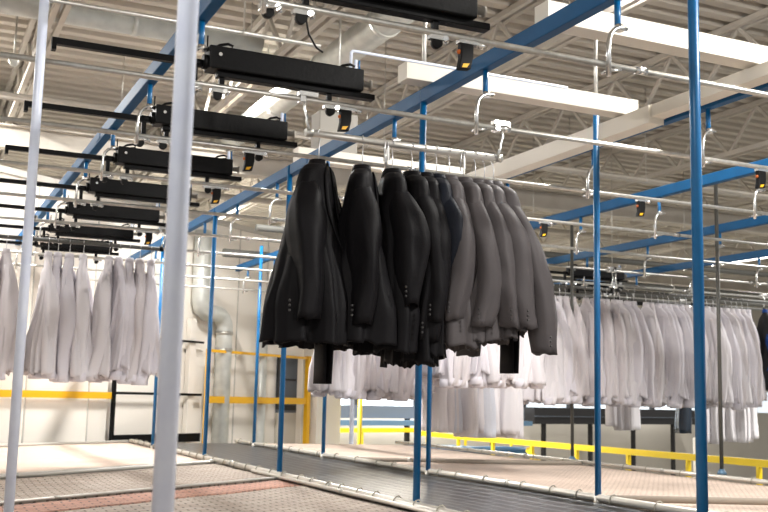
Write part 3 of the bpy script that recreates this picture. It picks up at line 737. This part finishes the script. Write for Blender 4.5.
MB().bar(wp(5.2, .05, .88), wp(5.68, .05, .88), .04, .03).build('door_rail', M['mullion'], t)
t = thing('white_column', 'white steel column at the end of the cream wall', 'column', wp(6.25, .2, GZ))
MB().bar(wp(6.25, .2, GZ), wp(6.25, .2, 3.4), .74, .3, up=wn).build('column_body', M['panel'], t)
MB().bar(wp(6.25, .2, GZ), wp(6.25, .2, GZ+.05), .86, .42, up=wn).build('base_plate', M['panel'], t)
for i, tt in enumerate((2.72, 3.0)):
    b = MB(); b.bar(wp(tt, .06, GZ), wp(tt, .06, 1.7), .12, .08, up=wn); tag(b.build('wall_strip', M['panel']), 'bright white vertical wall strip, %s of two beside the thick pale post' % ['left', 'right'][i], 'wall strip')

# ------------------------------------------------------------------ far hall
t = thing('long_conveyor', 'long dark conveyor ledge in front of the far windows at right', 'conveyor', fp(6, .6, GZ))
slab(6.4, 13.9, .02, .47, .9, .4).build('side_panel', M['darkledge'], t)
slab(6.4, 13.9, .22, .24, .93, .9).build('edge_strip', M['sill'], t)
for q in (7, 9, 11, 13): slab(q, q+.1, GZ, .02, .7, .6).build('leg', M['darkledge'], t)
t = thing('long_conveyor', 'blue-grey conveyor ledge under the far windows left of centre', 'conveyor', fp(-1, .6, GZ))
slab(-5, 6.0, .14, .44, .9, .4).build('side_panel', M['sill'], t)
slab(-5, 6.0, -.02, .10, 1.2, .9).build('blue_tube', M['bluegrey'], t)
for q in (-4, -1, 2, 5): slab(q, q+.1, GZ, .14, .7, .6).build('leg', M['darkledge'], t)
def guard(label, X, y0, y1, zt, h=.10, z1=GZ, sp=1.45, name='guard_rail'):
    t = thing(name, label, 'guard rail', (X, y0, GZ))
    MB().box(X-.03, X+.03, y0, y1, zt-h, zt).build('top_rail', M['rail_yellow'], t)
    y = y0+.3
    while y < y1:
        MB().box(X-.03, X+.03, y-.03, y+.03, z1, zt-h).build('guard_post', M['rail_yellow'], t); y += sp
guard('long yellow guard rail beyond the right deck edge', 11.0, 9.5, 22.0, -.12)
t = thing('guard_rail', 'yellow guard rail under the blue-grey far conveyor', 'guard rail', fp(0, 1.9, GZ))
slab(-1., 4.6, -.15, -.05, 1.95, 1.9).build('top_rail', M['rail_yellow'], t)
for q in (-.4, 1.2, 2.8, 4.4): slab(q, q+.06, GZ, -.14, 1.94, 1.9).build('guard_post', M['rail_yellow'], t)
t = thing('yellow_brace', 'yellow diagonal brace behind the grey post', 'brace', (11.5, 16, GZ))
MB().bar((11.12, 17.4, -.3), (11.12, 16.2, -1.0), .06, .09).build('diagonal', M['rail_yellow'], t)
t = thing('pipe_machine', 'dark blue pipe machine beyond the deck, below the yellow rail', 'machine', (12, 20, GZ))
MB().tube([(9.6, 20.1, -.45), (10.6, 19.6, -.45), (11.9, 19.6, -.45), (12.6, 19.9, -.48), (13.2, 20.3, -.75)], .10, 12).build('pipe', M['teal'], t)
MB().box(10.2, 11.2, 19.9, 20.4, -.62, -.36).build('housing', M['teal'], t, bevel=.02)
for q in (10.3, 11.0): MB().box(q, q+.1, 20.0, 20.2, GZ, -.62).build('leg', M['teal'], t)
for i, (x_, y_, zt, r_, m) in enumerate(((6.6, 15.5, .62, .035, 'white_post'), (11.6, 13.2, .1, .05, 'panel'))):
    b = MB(); b.tube([(x_, y_, GZ), (x_, y_, zt)], r_, 12); tag(b.build('slim_post', M[m]), 'white slim post %s' % ['behind the second jacket, beyond the deck', 'beyond the deck under the plastic-wrapped jacket'][i], 'post')
for i, (x_, y_) in enumerate(((7.6, 17.0), (9.4, 12.2))):
    pass
b = MB(); b.tube([(7.35, 16.9, GZ), (7.35, 16.9, .75)], .04, 10); tag(b.build('yellow_post', M['rail_yellow']), 'thin yellow post in front of the far windows', 'post')
tag(MB().box(3.0, 3.35, 7.9, 8.1, 2.62, 2.98).build('control_box', M['greybox'], bevel=.01), 'grey control box above the first jackets, behind the blue beam', 'box')
b = MB(); b.tube([(3.2, 8, 2.98), (3.2, 8, 4.4)], .012, 8); tag(b.build('drop_rod', M['galv']), 'thin rod holding the grey control box', 'rod')

# ------------------------------------------------------------------ lamps
def lamp(label, x, y, z, L=1.4, power=60, along='y', up=False):
    t = thing('tube_lamp', label, 'lamp', (x, y, z))
    e = (0, L/2, 0) if along == 'y' else (L/2, 0, 0)
    a = Vector((x,y,z))-Vector(e); c = Vector((x,y,z))+Vector(e)
    MB().bar(a+Vector((0,0,.06)), c+Vector((0,0,.06)), .14, .05).build('housing', M['lampbody'], t)
    MB().tube([a, c], .03, 12).build('tube', M['tube'], t)
    r = MB()
    for q in (a, c): r.tube([q+Vector((0,0,.08)), (q.x, q.y, 4.44)], .006, 6)
    r.build('hanger_rod', M['galv'], t)
    if power:
        if up:
            l = bpy.data.lights.new('tube_light', 'POINT'); l.shadow_soft_size = .12; off = -.16
        else:
            l = bpy.data.lights.new('tube_light', 'AREA'); l.shape = 'RECTANGLE'; l.size = L; l.size_y = .14; off = -.045
        l.energy = power*1.06; l.color = (1, .975, .94)
        o = bpy.data.objects.new('tube_light', l); COL.objects.link(o); o.location = (x, y, z+off); o.rotation_euler = (0, 0, PI/2 if along == 'y' else 0)
lamp('lit tube lamp at the right edge, above the white shirts', 15.65, 16.1, 3.62, 2.2, 300)
lamp('bright lamp far back at left, below the blue beam', 5.0, 17.9, 3.9, 1.2, 900)
lamp('lit lamp farther left behind the round duct', 6.6, 18.5, 3.85, 1.2, 600)
lamp('far lit lamp right of the wide blue post', 21.5, 25., 3.6, 2.6, 300)
lamp('tube lamp over the walkway near the camera', 4.6, 1.6, 3.4, 1.5, 620, 'y', True)
lamp('added tube lamp out of view over the left netting', -2.6, 9.2, 3.9, 1.5, 220)  # added out of view to light the wall and left netting
lamp('added tube lamp out of view close to the cream wall', 0.1, 12.0, 4.1, 1.2, 230)  # added just past the left edge so light grazes the wall
lamp('added tube lamp out of view above the beige deck', 5.0, 5.6, 4.15, 1.5, 180)  # added above the view to brighten the netting deck
lamp('added tube lamp out of view left of the camera', -1.0, 1.0, 3.2, 1.2, 190, 'y', True)  # added out of view to brighten the pale lilac posts
lamp('added tube lamp out of view over the right hall', 13., 8., 3.9, 1.6, 600)  # extra unseen lamp, put in for more light from the right
lamp('added fill lamp over the lower hall by the far windows', 12.5, 22.5, 4.0, 1.6, 900)  # extra lamp put in to brighten the back of the hall
lamp('added fill lamp behind the cream bearers', 3.4, 11.2, 4.2, 1.2, 350)  # added to light the right part of the cream wall

w = bpy.data.worlds.new('world'); SC.world = w; w.use_nodes = True
bg = w.node_tree.nodes['Background']; bg.inputs['Color'].default_value = (1, .97, .93, 1); bg.inputs['Strength'].default_value = .62
vs_ = SC.view_settings; vs_.view_transform = 'Standard'; vs_.look = 'None'; vs_.exposure = 0.; vs_.gamma = 1; vs_.use_curve_mapping = False
